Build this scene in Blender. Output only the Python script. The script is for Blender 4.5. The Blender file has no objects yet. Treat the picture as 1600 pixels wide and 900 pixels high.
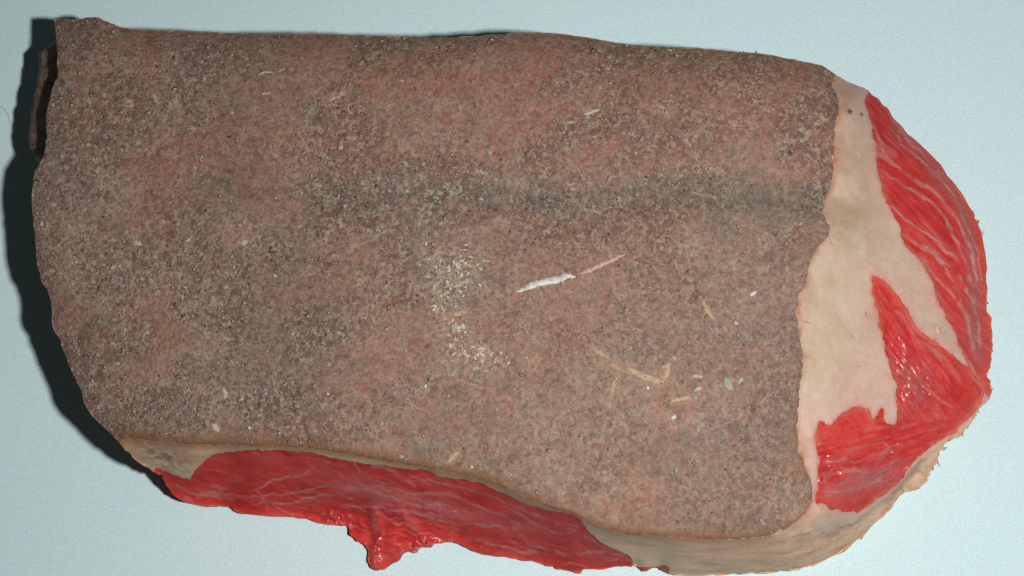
import bpy, math
import numpy as np
from mathutils import Matrix, Vector

# ------------------------------------------------------------------ camera, world, lamp
S = bpy.context.scene
COL = S.collection
CAM = np.array([0.0, -0.10, 0.56])
LOOK = np.array([0.0, 0.0, 0.0])
LENS, SENSOR = 62.5, 36.0
zc = (CAM - LOOK); zc /= np.linalg.norm(zc)
xc = np.array([1.0, 0, 0]); yc = np.cross(zc, xc)
R = np.stack([xc, yc, zc], 1)
cam_d = bpy.data.cameras.new('camera'); cam = bpy.data.objects.new('camera', cam_d); COL.objects.link(cam)
cam_d.lens = LENS; cam_d.sensor_width = SENSOR; cam_d.sensor_fit = 'HORIZONTAL'
cam_d.clip_start = 0.01; cam_d.clip_end = 20
M4 = Matrix.Identity(4)
for i in range(3):
    for j in range(3): M4[i][j] = R[i, j]
    M4[i][3] = CAM[i]
cam.matrix_world = M4
S.camera = cam

W = bpy.data.worlds.new('World'); S.world = W; W.use_nodes = True
bg = W.node_tree.nodes['Background']
bg.inputs['Color'].default_value = (0.68, 0.88, 0.89, 1); bg.inputs['Strength'].default_value = 0.03

ld = bpy.data.lights.new('flash', 'AREA'); ld.shape = 'DISK'; ld.size = 0.028
ld.energy = 2.32; ld.color = (1.0, 0.985, 0.965); ld.spread = math.radians(150)
flash = bpy.data.objects.new('flash', ld); COL.objects.link(flash)
flash.location = (0.132, -0.109, 0.56)
fd = Vector((0.06, -0.06, 0.0)) - Vector(flash.location)
flash.rotation_euler = fd.to_track_quat('-Z', 'Y').to_euler()

S.view_settings.view_transform = 'Standard'; S.view_settings.look = 'None'
S.view_settings.exposure = 0.0; S.view_settings.gamma = 1.0
S.cycles.use_denoising = True

# ------------------------------------------------------------------ helpers
rng = np.random.default_rng(11)

def ray(u, v, z):
    """where the line of sight of the photo's point (u, v) (1600 x 900) meets the height z"""
    u = np.asarray(u, float); v = np.asarray(v, float); z = np.asarray(z, float)
    k = SENSOR / LENS / 1600.0
    d = np.stack([(u - 800) * k, -(v - 450) * k, -np.ones_like(u)], -1) @ R.T
    s = (z - CAM[2]) / d[..., 2]
    return CAM + d * s[..., None]

def vnoise(u, v, scale, seed, su=1.0, ang=0.0):
    """smooth value noise, 0..1; scale in photo pixels, su stretches it along ang"""
    r = np.random.default_rng(seed)
    n = 512
    lat = r.random((n, n)).astype(np.float32)
    ca, sa = math.cos(ang), math.sin(ang)
    x = (u * ca + v * sa) / (scale * su) + 37.3; y = (-u * sa + v * ca) / scale + 91.7
    x0 = np.floor(x).astype(int); y0 = np.floor(y).astype(int)
    fx = x - x0; fy = y - y0
    fx = fx * fx * fx * (fx * (fx * 6 - 15) + 10); fy = fy * fy * fy * (fy * (fy * 6 - 15) + 10)
    a = lat[x0 % n, y0 % n]; b = lat[(x0 + 1) % n, y0 % n]
    c = lat[x0 % n, (y0 + 1) % n]; d = lat[(x0 + 1) % n, (y0 + 1) % n]
    return (a * (1 - fx) + b * fx) * (1 - fy) + (c * (1 - fx) + d * fx) * fy

def fbm(u, v, scale, seed, oct=4, su=1.0, ang=0.0, gain=0.5):
    t = 0; a = 1; s = 0
    for o in range(oct):
        t = t + a * vnoise(u, v, scale / 2 ** o, seed + 17 * o, su, ang); s += a; a *= gain
    return t / s

def sstep(a, b, x):
    t = np.clip((x - a) / (b - a), 0, 1); return t * t * (3 - 2 * t)

def curve(pts, n=6, closed=False):
    """Catmull-Rom through hand-measured points (any number of columns)"""
    p = np.array(pts, float)
    if closed: q = np.vstack([p[-1:], p, p[:2]])
    else: q = np.vstack([2 * p[:1] - p[1:2], p, 2 * p[-1:] - p[-2:-1]])
    out = []
    for i in range(1, len(q) - 2):
        p0, p1, p2, p3 = q[i - 1], q[i], q[i + 1], q[i + 2]
        for t in np.linspace(0, 1, n, endpoint=False):
            out.append(p1 + 0.5 * t * (p2 - p0 + t * (2 * p0 - 5 * p1 + 4 * p2 - p3 + t * (3 * (p1 - p2) + p3 - p0))))
    if not closed: out.append(q[-2])
    return np.array(out)

def seg_dist(u, v, line, want=False, box=None):
    """distance (photo pixels) to a polyline; want also gives closest xy and interpolated extra columns"""
    d2 = np.full(u.shape, 1e9, np.float64)
    ex = np.zeros(u.shape + (line.shape[1],)) if want else None
    sel = None
    if box is not None:
        lo = line[:, :2].min(0) - box; hi = line[:, :2].max(0) + box
        sel = (u > lo[0]) & (u < hi[0]) & (v > lo[1]) & (v < hi[1])
        uu, vv = u[sel], v[sel]; dd = np.full(uu.shape, 1e9)
    else: uu, vv, dd = u, v, d2
    for i in range(len(line) - 1):
        a, b = line[i], line[i + 1]
        e = b[:2] - a[:2]; L = e @ e
        if L < 1e-12: continue
        t = np.clip(((uu - a[0]) * e[0] + (vv - a[1]) * e[1]) / L, 0, 1)
        q = (uu - a[0] - t * e[0]) ** 2 + (vv - a[1] - t * e[1]) ** 2
        m = q < dd
        dd[m] = q[m]
        if want: ex[m] = a + t[m][:, None] * (b - a)
    if sel is not None: d2[sel] = dd
    else: d2 = dd
    return (np.sqrt(d2), ex) if want else np.sqrt(d2)

def inside(u, v, poly):
    r = np.zeros(u.shape, bool)
    x1, y1 = poly[-1][:2]
    for x2, y2 in poly[:, :2]:
        if y1 != y2:
            m = ((y1 > v) != (y2 > v)) & (u < (x2 - x1) * (v - y1) / (y2 - y1) + x1)
            r ^= m
        x1, y1 = x2, y2
    return r

def blur(a, r, it=2):
    k = 2 * r + 1
    for _ in range(it):
        for ax in (0, 1):
            p = np.pad(a, [(r + 1, r) if i == ax else (0, 0) for i in (0, 1)], mode='edge')
            c = np.cumsum(p, ax)
            a = (np.take(c, range(k, p.shape[ax]), ax) - np.take(c, range(0, p.shape[ax] - k), ax)) / k
    return a

def obj(name, verts, faces, mat, parent=None, smooth=True, attrs=None, loc=None):
    me = bpy.data.meshes.new(name)
    verts = np.asarray(verts, np.float32)
    if isinstance(faces, np.ndarray):
        nf, k = faces.shape
        me.vertices.add(len(verts)); me.vertices.foreach_set('co', verts.ravel())
        me.loops.add(nf * k); me.loops.foreach_set('vertex_index', faces.astype(np.int32).ravel())
        me.polygons.add(nf); me.polygons.foreach_set('loop_start', np.arange(0, nf * k, k, dtype=np.int32))
        me.update(calc_edges=True)
        me.validate()
    else:
        me.from_pydata([tuple(map(float, p)) for p in verts], [], [tuple(map(int, f)) for f in faces]); me.update()
    for k, a in (attrs or {}).items():
        at = me.attributes.new(k, 'FLOAT', 'POINT'); at.data.foreach_set('value', np.asarray(a, np.float32).ravel())
    me.polygons.foreach_set('use_smooth', np.full(len(me.polygons), smooth))
    me.materials.append(mat)
    o = bpy.data.objects.new(name, me); COL.objects.link(o)
    if parent is not None: o.parent = parent
    if loc is not None: o.location = loc
    return o

# ------------------------------------------------------------------ node graphs
class Mat:
    def __init__(s, name):
        s.m = bpy.data.materials.new(name); s.m.use_nodes = True
        s.t = s.m.node_tree; s.b = s.t.nodes['Principled BSDF']
        s.co = s.t.nodes.new('ShaderNodeTexCoord').outputs['Object']
    def put(s, sock, val):
        if isinstance(val, bpy.types.NodeSocket): s.t.links.new(val, sock)
        elif isinstance(val, tuple) and len(val) == 3 and sock.type == 'RGBA': sock.default_value = (*val, 1)
        else: sock.default_value = val
    def noise(s, scale, detail=3, rough=0.55, dist=0.0, vec=None, out='Fac'):
        n = s.t.nodes.new('ShaderNodeTexNoise')
        s.put(n.inputs['Vector'], vec or s.co); n.inputs['Scale'].default_value = scale
        n.inputs['Detail'].default_value = detail; n.inputs['Roughness'].default_value = rough
        n.inputs['Distortion'].default_value = dist
        return n.outputs[out]
    def vor(s, scale, out='Distance', vec=None, rnd=1.0, feature='F1'):
        n = s.t.nodes.new('ShaderNodeTexVoronoi'); n.feature = feature
        s.put(n.inputs['Vector'], vec or s.co); n.inputs['Scale'].default_value = scale
        n.inputs['Randomness'].default_value = rnd
        return n.outputs[out]
    def stretch(s, sc, rot=0.0):
        n = s.t.nodes.new('ShaderNodeMapping'); s.put(n.inputs['Vector'], s.co)
        n.inputs['Scale'].default_value = sc; n.inputs['Rotation'].default_value = (0, 0, rot)
        return n.outputs[0]
    def attr(s, name):
        n = s.t.nodes.new('ShaderNodeAttribute'); n.attribute_name = name; return n.outputs['Fac']
    def ma(s, op, a, b=0.0, clamp=False):
        n = s.t.nodes.new('ShaderNodeMath'); n.operation = op; n.use_clamp = clamp
        s.put(n.inputs[0], a); s.put(n.inputs[1], b); return n.outputs[0]
    def mr(s, x, a, b, c=0.0, d=1.0):
        n = s.t.nodes.new('ShaderNodeMapRange'); n.interpolation_type = 'SMOOTHSTEP'
        for i, q in enumerate((x, a, b, c, d)): s.put(n.inputs[i], q)
        return n.outputs[0]
    def mix(s, f, a, b, mode='MIX'):
        n = s.t.nodes.new('ShaderNodeMix'); n.data_type = 'RGBA'; n.blend_type = mode
        s.put(n.inputs['Factor'], f); s.put(n.inputs[6], a); s.put(n.inputs[7], b); return n.outputs[2]
    def sep(s, c):
        n = s.t.nodes.new('ShaderNodeSeparateColor'); s.put(n.inputs[0], c); return n.outputs
    def grey(s, f):
        n = s.t.nodes.new('ShaderNodeCombineColor')
        for i in range(3): s.put(n.inputs[i], f)
        return n.outputs[0]
    def ramp(s, f, stops):
        n = s.t.nodes.new('ShaderNodeValToRGB'); s.put(n.inputs[0], f); e = n.color_ramp.elements
        while len(e) < len(stops): e.new(0.5)
        for i, (p, c) in enumerate(stops): e[i].position = p; e[i].color = (*c, 1)
        return n.outputs[0]
    def bump(s, h, dist, strength=1.0, prev=None):
        n = s.t.nodes.new('ShaderNodeBump'); s.put(n.inputs['Height'], h)
        n.inputs['Distance'].default_value = dist; n.inputs['Strength'].default_value = strength
        if prev is not None: s.put(n.inputs['Normal'], prev)
        return n.outputs[0]
    def done(s, col, rough=0.6, normal=None, spec=0.5, coat=0.0, sss=0.0, coat_rough=0.1, coat_n=None):
        s.put(s.b.inputs['Base Color'], col); s.put(s.b.inputs['Roughness'], rough)
        s.put(s.b.inputs['Specular IOR Level'], spec)
        if normal is not None: s.put(s.b.inputs['Normal'], normal)
        if coat is not None and not (isinstance(coat, float) and coat == 0):
            s.put(s.b.inputs['Coat Weight'], coat); s.b.inputs['Coat Roughness'].default_value = coat_rough; s.b.inputs['Coat IOR'].default_value = 1.75
            if coat_n is not None: s.put(s.b.inputs['Coat Normal'], coat_n)
        if sss:
            s.b.inputs['Subsurface Weight'].default_value = sss
            s.b.inputs['Subsurface Radius'].default_value = (1.0, 0.35, 0.25)
            s.b.inputs['Subsurface Scale'].default_value = 0.0015
        return s.m

def crust_material():
    g = Mat('dry_rind')
    red, gry, pale, grain, rim = (g.attr(k) for k in ('red', 'grey', 'pale', 'grain', 'rim'))
    wv = g.t.nodes.new('ShaderNodeVectorMath'); wv.operation = 'MULTIPLY_ADD'
    g.put(wv.inputs[0], g.noise(700, 2, out='Color')); wv.inputs[1].default_value = (0.0011,) * 3; g.put(wv.inputs[2], g.co)
    w = wv.outputs[0]
    cells = g.sep(g.vor(920, 'Color', w))
    fine = g.sep(g.vor(2300, 'Color', w))
    n1 = g.noise(230, 5, 0.65); n2 = g.noise(620, 4, 0.7); n3 = g.noise(95, 4, 0.6)
    m = g.sep(g.noise(150, 4, 0.65, 0.8, out='Color')); m2 = g.sep(g.noise(340, 4, 0.7, 0.6, out='Color'))
    c = g.ramp(n1, [(0.30, (0.165, 0.098, 0.073)), (0.45, (0.245, 0.160, 0.122)), (0.58, (0.265, 0.190, 0.150)), (0.72, (0.32, 0.235, 0.182))])
    c = g.mix(g.mr(m[0], 0.50, 0.68, 0, 0.80), c, (0.285, 0.140, 0.102))            # brick red
    c = g.mix(g.mr(m[1], 0.52, 0.70, 0, 0.75), c, (0.225, 0.190, 0.145))            # olive grey
    c = g.mix(g.mr(m[2], 0.54, 0.70, 0, 0.70), c, (0.300, 0.190, 0.120))            # tan
    c = g.mix(g.mr(m2[0], 0.54, 0.68, 0, 0.55), c, (0.235, 0.092, 0.072))
    c = g.mix(g.mr(m2[1], 0.55, 0.70, 0, 0.50), c, (0.225, 0.170, 0.178))           # mauve
    c = g.mix(g.mr(m2[2], 0.56, 0.72, 0, 0.55), c, (0.120, 0.092, 0.072))
    # reddish and greyish zones
    c = g.mix(g.ma('MULTIPLY', red, g.mr(n2, 0.40, 0.58, 0.15, 0.85), True), c, (0.275, 0.115, 0.080))
    c = g.mix(g.ma('MULTIPLY', gry, g.mr(n3, 0.3, 0.6, 0.35, 0.9), True), c, (0.142, 0.120, 0.096))
    # grains of differing hue
    hue = g.ramp(cells[0], [(0.0, (0.21, 0.095, 0.078)), (0.2, (0.25, 0.165, 0.135)), (0.4, (0.28, 0.195, 0.125)), (0.55, (0.225, 0.180, 0.178)), (0.75, (0.32, 0.27, 0.21)), (0.9, (0.19, 0.155, 0.115)), (1.0, (0.13, 0.10, 0.08))])
    c = g.mix(g.ma('MULTIPLY', grain, 0.42), c, hue)
    k = g.ma('ADD', g.ma('MULTIPLY', fine[1], 0.5), g.ma('MULTIPLY', cells[1], 0.5))
    k = g.ma('ADD', g.ma('SUBTRACT', 1.0, g.ma('MULTIPLY', grain, 0.22)), g.ma('MULTIPLY', g.ma('SUBTRACT', k, 0.5), g.ma('ADD', 0.55, g.ma('MULTIPLY', grain, 0.75))))
    k = g.ma('MAXIMUM', k, 0.62)
    k = g.ma('MULTIPLY', k, g.mr(n2, 0.25, 0.75, 0.80, 1.2))
    k = g.ma('MULTIPLY', k, g.ma('SUBTRACT', 1.10, g.ma('MULTIPLY', grain, 0.14)))
    c = g.mix(1.0, c, g.grey(k), 'MULTIPLY')
    # pale curled scale
    worm = g.ma('ABSOLUTE', g.ma('SUBTRACT', g.noise(640, 2, 0.5, 0.9), 0.5))
    worm = g.ma('MULTIPLY', g.mr(worm, 0.045, 0.012), g.mr(g.noise(330, 3), 0.45, 0.58))
    worm = g.ma('MULTIPLY', worm, g.ma('ADD', 0.22, g.ma('MULTIPLY', grain, 0.55)))
    spots = g.ma('MULTIPLY', g.mr(cells[2], 0.80, 0.93), g.mr(g.noise(190, 3), 0.48, 0.62))
    spots = g.ma('MULTIPLY', spots, g.ma('MULTIPLY', grain, 0.75))
    wp = g.ma('MULTIPLY', pale, g.mr(g.noise(950, 3, 0.65, 0.5), 0.49, 0.60))
    wh = g.ma('MAXIMUM', g.ma('MAXIMUM', worm, spots), wp)
    c = g.mix(g.ma('MULTIPLY', wh, 0.85, True), c, (0.46, 0.405, 0.315))
    # dark pits and orange-brown rim
    pit = g.ma('MULTIPLY', g.mr(g.vor(520), 0.22, 0.08), g.mr(g.noise(240, 2), 0.55, 0.68))
    c = g.mix(g.ma('MULTIPLY', pit, 0.45), c, (0.09, 0.068, 0.055))
    c = g.mix(g.ma('MULTIPLY', rim, g.mr(n2, 0.32, 0.58, 0.3, 1.0), True), c, (0.20, 0.092, 0.042))
    h = g.ma('ADD', g.ma('MULTIPLY', n2, 0.8), g.ma('MULTIPLY', g.vor(920, 'Distance', w), -0.6))
    h = g.ma('ADD', h, g.ma('MULTIPLY', wh, 0.5))
    nrm = g.bump(h, 0.00013, 0.8)
    c = g.mix(g.ma('MULTIPLY', g.attr('ochre'), g.mr(n2, 0.30, 0.55, 0.15, 0.7), True), c, (0.345, 0.235, 0.160))
    c = g.mix(1.0, c, (0.965, 0.93, 0.915), 'MULTIPLY')
    return g.done(c, 0.68, nrm, 0.12)

def fat_material():
    g = Mat('cream_fat')
    pink, edge, olive = (g.attr(k) for k in ('pink', 'edge', 'olive'))
    n = g.noise(60, 4, 0.55); f = g.noise(900, 3, 0.6)
    c = g.ramp(n, [(0.32, (0.42, 0.305, 0.215)), (0.55, (0.485, 0.37, 0.265)), (0.7, (0.52, 0.41, 0.31))])
    c = g.mix(g.ma('MULTIPLY', olive, g.mr(n, 0.3, 0.6, 0.4, 1)), c, (0.30, 0.215, 0.13))
    c = g.mix(pink, c, (0.58, 0.37, 0.315))
    c = g.mix(g.attr('blush'), c, (0.50, 0.13, 0.10))
    c = g.mix(g.ma('MULTIPLY', edge, g.mr(g.noise(330, 3), 0.35, 0.6, 0.35, 1)), c, (0.42, 0.16, 0.085))
    c = g.mix(1.0, c, g.grey(g.mr(f, 0.2, 0.8, 0.92, 1.06)), 'MULTIPLY')
    c = g.mix(g.ma('MULTIPLY', g.attr('pore'), 0.93), c, (0.05, 0.04, 0.045))
    nrm = g.bump(g.noise(300, 4, 0.6), 0.00035, 0.5)
    c = g.mix(g.mr(g.noise(110, 4, 0.6), 0.48, 0.72, 0, 0.45), c, (0.56, 0.465, 0.37))
    c = g.mix(g.mr(g.noise(260, 4, 0.65), 0.60, 0.75, 0, 0.5), c, (0.50, 0.33, 0.23))
    return g.done(c, 0.45, nrm, 0.3, sss=0.2)

def skin_material():
    g = Mat('tan_skin_edge')
    rim, dirt_shade, pinky = g.attr('rim'), g.attr('dirt_shade'), g.attr('pink')
    n = g.noise(1.0, 5, 0.6, vec=g.stretch((70, 210, 210))); f = g.noise(800, 3, 0.65)
    c = g.ramp(n, [(0.3, (0.50, 0.285, 0.17)), (0.5, (0.63, 0.40, 0.255)), (0.7, (0.69, 0.48, 0.32))])
    c = g.mix(g.mr(g.noise(75, 3), 0.56, 0.7), c, (0.53, 0.32, 0.20))
    c = g.mix(g.ma('MULTIPLY', pinky, 0.9), c, (0.55, 0.39, 0.285))
    c = g.mix(g.ma('MULTIPLY', g.mr(g.noise(1.0, 3, 0.6, vec=g.stretch((60, 180, 180))), 0.58, 0.68), 0.55), c, (0.40, 0.20, 0.13))
    c = g.mix(g.ma('MULTIPLY', dirt_shade, g.mr(g.noise(420, 3), 0.34, 0.6, 0.2, 1.0)), c, (0.17, 0.12, 0.09))
    c = g.mix(g.ma('MULTIPLY', rim, g.mr(f, 0.3, 0.6, 0.4, 1)), c, (0.33, 0.16, 0.075))
    c = g.mix(1.0, c, g.grey(g.mr(f, 0.25, 0.75, 0.84, 1.12)), 'MULTIPLY')
    nrm = g.bump(g.ma('ADD', f, g.ma('MULTIPLY', n, 2.0)), 0.0003, 0.7)
    return g.done(c, 0.55, nrm, 0.15, sss=0.1)

def muscle_material(name='wet_muscle'):
    g = Mat(name)
    vein, film, fib, edge = (g.attr(k) for k in ('vein', 'film', 'fibre', 'edge'))
    n = g.noise(140, 4, 0.6); f = g.noise(1100, 3, 0.6)
    c = g.ramp(n, [(0.3, (0.40, 0.019, 0.019)), (0.5, (0.50, 0.029, 0.027)), (0.68, (0.56, 0.048, 0.040))])
    c = g.mix(g.mr(g.noise(75, 3, 0.6), 0.50, 0.72, 0, 0.28), c, (0.55, 0.115, 0.095))
    c = g.mix(g.mr(g.noise(95, 3, 0.6, 0.5), 0.55, 0.75, 0, 0.6), c, (0.30, 0.011, 0.014))
    c = g.mix(g.ma('MULTIPLY', fib, 0.30), c, (0.57, 0.085, 0.075))
    c = g.mix(film, c, (0.30, 0.115, 0.11))
    c = g.mix(g.ma('MULTIPLY', vein, g.mr(g.noise(260, 3), 0.3, 0.6, 0.35, 0.85)), c, (0.46, 0.25, 0.225))
    c = g.mix(edge, c, (0.48, 0.15, 0.10))
    c = g.mix(1.0, c, g.grey(g.mr(f, 0.25, 0.75, 0.86, 1.12)), 'MULTIPLY')
    nrm = g.bump(g.ma('ADD', g.ma('MULTIPLY', fib, 0.6), g.ma('MULTIPLY', g.noise(650, 3, 0.5), 0.8)), 0.0003, 0.6)
    cn = g.bump(g.noise(620, 2, 0.5), 0.0006, 0.8)
    c = g.mix(g.ma('MULTIPLY', g.attr('line'), 0.45), c, (0.52, 0.20, 0.175))
    return g.done(c, 0.6, nrm, 0.04, coat=g.ma('MULTIPLY', g.attr('wet'), 1.0), coat_rough=0.27, coat_n=cn, sss=0.08)

def plain(name, col, rough=0.6, var=0.2, scale=900, spec=0.4, bump=0.0002):
    g = Mat(name); f = g.noise(scale, 3, 0.6)
    c = g.mix(1.0, col, g.grey(g.mr(f, 0.25, 0.75, 1 - var, 1 + var)), 'MULTIPLY')
    return g.done(c, rough, g.bump(f, bump, 0.8), spec)

def paper_material():
    g = Mat('pale_blue_board')
    f = g.noise(1500, 3, 0.7); n = g.noise(14, 3, 0.5); m = g.noise(420, 3, 0.6)
    hue = g.sep(g.noise(1300, 2, 0.6, out='Color'))
    c = g.mix(g.mr(n, 0.3, 0.7), (0.56, 0.725, 0.75), (0.58, 0.735, 0.765))
    c = g.mix(1.0, c, g.grey(g.ma('ADD', g.mr(f, 0.25, 0.75, 0.89, 1.11), g.mr(m, 0.3, 0.7, -0.02, 0.02))), 'MULTIPLY')
    c = g.mix(g.mr(hue[0], 0.5, 0.7, 0, 0.3), c, (0.66, 0.70, 0.72))
    c = g.mix(g.mr(hue[1], 0.5, 0.7, 0, 0.3), c, (0.53, 0.75, 0.69))
    return g.done(c, 0.75, g.bump(f, 0.00012, 0.5), 0.2)

M_CRUST, M_FAT, M_SKIN, M_MUSCLE = crust_material(), fat_material(), skin_material(), muscle_material()
M_PAPER = paper_material()

# ------------------------------------------------------------------ the setting
tb = obj('tabletop', [(-0.6, -0.6, -0.02), (0.6, -0.6, -0.02), (0.6, 0.6, -0.02), (-0.6, 0.6, -0.02),
                      (-0.6, -0.6, 0), (0.6, -0.6, 0), (0.6, 0.6, 0), (-0.6, 0.6, 0)],
         [(3, 2, 1, 0), (4, 5, 6, 7), (0, 1, 5, 4), (1, 2, 6, 5), (2, 3, 7, 6), (3, 0, 4, 7)], M_PAPER, smooth=False)
tb['kind'] = 'structure'

# ------------------------------------------------------------------ measured outlines (photo pixels; third column of the cut side: its height in m)
TOP = [(85, 31), (100, 29), (117, 31), (140, 27), (157, 29), (173, 37), (193, 43), (227, 47), (300, 49), (393, 53), (487, 53), (547, 54),
       (600, 57), (683, 58), (733, 56), (800, 52), (851, 51), (911, 57), (962, 66), (1009, 71), (1070, 74), (1137, 79), (1205, 86), (1249, 95), (1293, 104), (1306, 116)]
LOWER = [(1306, 116, 0.0400), (1324, 127, 0.0370), (1347, 135.5, 0.0340), (1362, 145, 0.0310), (1378, 160, 0.0290), (1396, 183, 0.0270), (1419, 207, 0.0270), (1464, 251, 0.0270),
         (1487, 281, 0.0270), (1513, 320, 0.0270), (1525, 343, 0.0270), (1533, 360, 0.0270), (1540, 396, 0.0270), (1543, 440, 0.0270), (1541, 480, 0.0270), (1548, 500, 0.0270),
         (1550, 540, 0.0270), (1547, 572, 0.0270), (1542, 583, 0.0270), (1546, 592, 0.0270), (1548, 605, 0.0270), (1545, 625, 0.0270), (1532, 636, 0.0270), (1526, 641, 0.0270), (1522, 655, 0.0270), (1508, 672, 0.0270),
         (1497, 685, 0.0270), (1484, 688, 0.0270), (1472, 702, 0.0262), (1466, 716, 0.0253), (1461, 728, 0.0245), (1452, 742, 0.0235), (1440, 762, 0.0222), (1428, 767, 0.0219), (1414, 770, 0.0217), (1388, 798, 0.0198), (1380, 806, 0.0193), (1352, 834, 0.0174),
         (1338, 846, 0.0166), (1300, 870, 0.0150), (1262, 885, 0.0127), (1222, 893, 0.0103), (1170, 896, 0.0072), (1120, 899, 0.0050), (1060, 899, 0.0040), (1037, 894, 0.0030), (1030, 886, 0.0040), (1018, 889, 0.0030), (1006, 892, 0.0030), (994, 884, 0.0040),
         (984, 884, 0.0040), (953, 887, 0.0030), (912, 891, 0.0030), (906, 896, 0.0030), (881, 891, 0.0030), (862, 885, 0.0030), (831, 876, 0.0030), (794, 870, 0.0030), (756, 867, 0.0030),
         (731, 856, 0.0040), (712, 848, 0.0040), (694, 847, 0.0040), (675, 853, 0.0040), (650, 861, 0.0040), (634, 864, 0.0040), (616, 880, 0.0030), (592, 891, 0.0030), (578, 884, 0.0025), (576, 866, 0.0025),
         (573, 853, 0.0030), (559, 847, 0.0030), (547, 834, 0.0030), (541, 822, 0.0030), (512, 819, 0.0030), (481, 811, 0.0030), (444, 807, 0.0030), (384, 803, 0.0030), (350, 790, 0.0030), (334, 790, 0.0040),
         (309, 789, 0.0050), (287, 783, 0.0080), (272, 772, 0.0120), (256, 752, 0.0190), (250, 742, 0.0230), (237, 735, 0.0270), (218, 723, 0.0330), (200, 708, 0.0380), (187, 692, 0.0420)]
LEFT = [(171, 675), (140, 644), (128, 617), (107, 567), (95, 535), (82, 508), (80, 473), (72, 450), (65, 439), (57, 403), (54, 361), (50, 325), (53, 275), (57, 263), (70, 240), (73, 213), (72, 180), (80, 147), (88, 123), (90, 87), (88, 57)]
EDGE_R = [(1306, 116), (1300, 128), (1299, 136), (1308, 152), (1313, 173), (1306, 200), (1304, 219), (1302, 241), (1300, 279), (1288, 312), (1290, 340), (1296, 358), (1291, 376), (1268, 396), (1260, 420), (1256, 447), (1247, 475), (1245, 498),
          (1251, 533), (1256, 560), (1252, 590), (1250, 614), (1246, 640), (1244, 681), (1250, 712), (1262, 750), (1267, 781), (1254, 803), (1231, 822), (1200, 836)]
RIM = [(1156, 841), (1094, 841), (1047, 839), (1000, 834), (959, 830), (912, 812), (881, 800), (837, 784), (803, 770), (775, 755), (725, 742), (662, 729), (606, 719), (544, 708), (481, 699), (434, 696), (403, 696), (356, 693), (303, 693), (247, 689), (200, 684), (187, 692)]
SIL = np.vstack([curve(TOP[:-1], 5)[:-1], curve(LOWER, 5)[:, :2], curve(LEFT, 5)])
j = np.random.default_rng(5).normal(0, 1, (len(SIL), 2)); j[1:] = 0.5 * j[1:] + 0.5 * j[:-1]
SIL = SIL + j * np.where((SIL[:, :1] > 1330) | (SIL[:, 1:] > 700), 1.5, 0.9)
SILC = np.vstack([SIL, SIL[:1]])
LOW = curve(LOWER, 4)
BND = curve(EDGE_R + RIM, 4)
CRUST = np.vstack([curve(EDGE_R + RIM, 4), [(160, 720), (-50, 720), (-50, -50), (1360, -50), (1330, 110)]])
MUP = curve([(1365, 141), (1352, 158), (1362, 185), (1370, 234), (1374, 279), (1389, 317), (1405, 350), (1418, 385), (1441, 408), (1457, 436), (1472, 478), (1491, 517), (1507, 556), (1521, 590), (1540, 610), (1570, 630), (1600, 560), (1600, 250), (1480, 200), (1400, 120)], 4, True)
MLOW = curve([(1367, 430), (1390, 447), (1410, 474), (1426, 506), (1453, 529), (1480, 548), (1511, 575), (1530, 592), (1536, 612), (1528, 636), (1514, 652), (1500, 664), (1487, 679), (1462, 692), (1437, 710), (1419, 732), (1403, 754), (1375, 773), (1359, 788), (1340, 800), (1328, 797), (1303, 796), (1287, 784), (1276, 783), (1278, 752),
              (1281, 719), (1275, 691), (1278, 666), (1284, 659), (1298, 664), (1313, 650), (1340, 638), (1358, 645), (1366, 656), (1374, 642), (1379, 640), (1383, 660), (1398, 663), (1403, 640), (1402, 607), (1394, 579), (1385, 548), (1379, 517), (1371, 486), (1365, 455)], 4, True)
MFRONT = curve([(303, 750), (300, 745), (312, 731), (334, 712), (372, 706), (419, 704), (481, 708), (528, 718), (606, 730), (662, 735), (690, 745), (744, 754), (787, 772), (819, 787), (859, 798), (897, 806), (912, 822), (937, 847), (969, 862), (986, 873), (992, 886),
                (1040, 885), (1036, 900), (960, 940), (600, 930), (240, 800), (240, 738), (255, 737), (285, 748)], 4, True)
SKIN_R = np.array([(1040, 800), (1047, 839), (1100, 842), (1156, 844), (1220, 837), (1255, 824), (1290, 832), (1330, 820), (1362, 798), (1400, 766), (1422, 735), (1440, 714), (1465, 696), (1490, 684), (1504, 668), (1518, 655), (1560, 690), (1600, 960), (700, 960)], float)

VEIN_UP = [[(1404, 205), (1407, 222), (1427, 241), (1457, 264), (1476, 287), (1494, 310), (1506, 340), (1521, 374), (1530, 400), (1533, 440)],
           [(1370, 237), (1389, 253), (1427, 279), (1464, 302), (1480, 321), (1498, 347), (1514, 381), (1522, 410), (1528, 450)],
           [(1378, 264), (1408, 287), (1438, 306), (1464, 324), (1483, 355), (1498, 381), (1512, 420), (1524, 470)],
           [(1393, 320), (1415, 343), (1446, 362), (1472, 385), (1490, 400), (1508, 425), (1520, 455)],
           [(1411, 366), (1442, 383), (1461, 398), (1480, 425), (1496, 450), (1508, 490), (1518, 520)],
           [(1420, 372), (1450, 392), (1478, 412), (1504, 440), (1522, 480), (1530, 520), (1534, 560)],
           [(1358, 182), (1370, 205), (1380, 240)], [(1384, 245), (1402, 262), (1440, 290)], [(1440, 405), (1470, 440), (1495, 470), (1512, 500), (1524, 550)],
           [(1378, 165), (1398, 190), (1420, 220), (1446, 245)], [(1488, 540), (1510, 560), (1526, 585)]]
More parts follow.
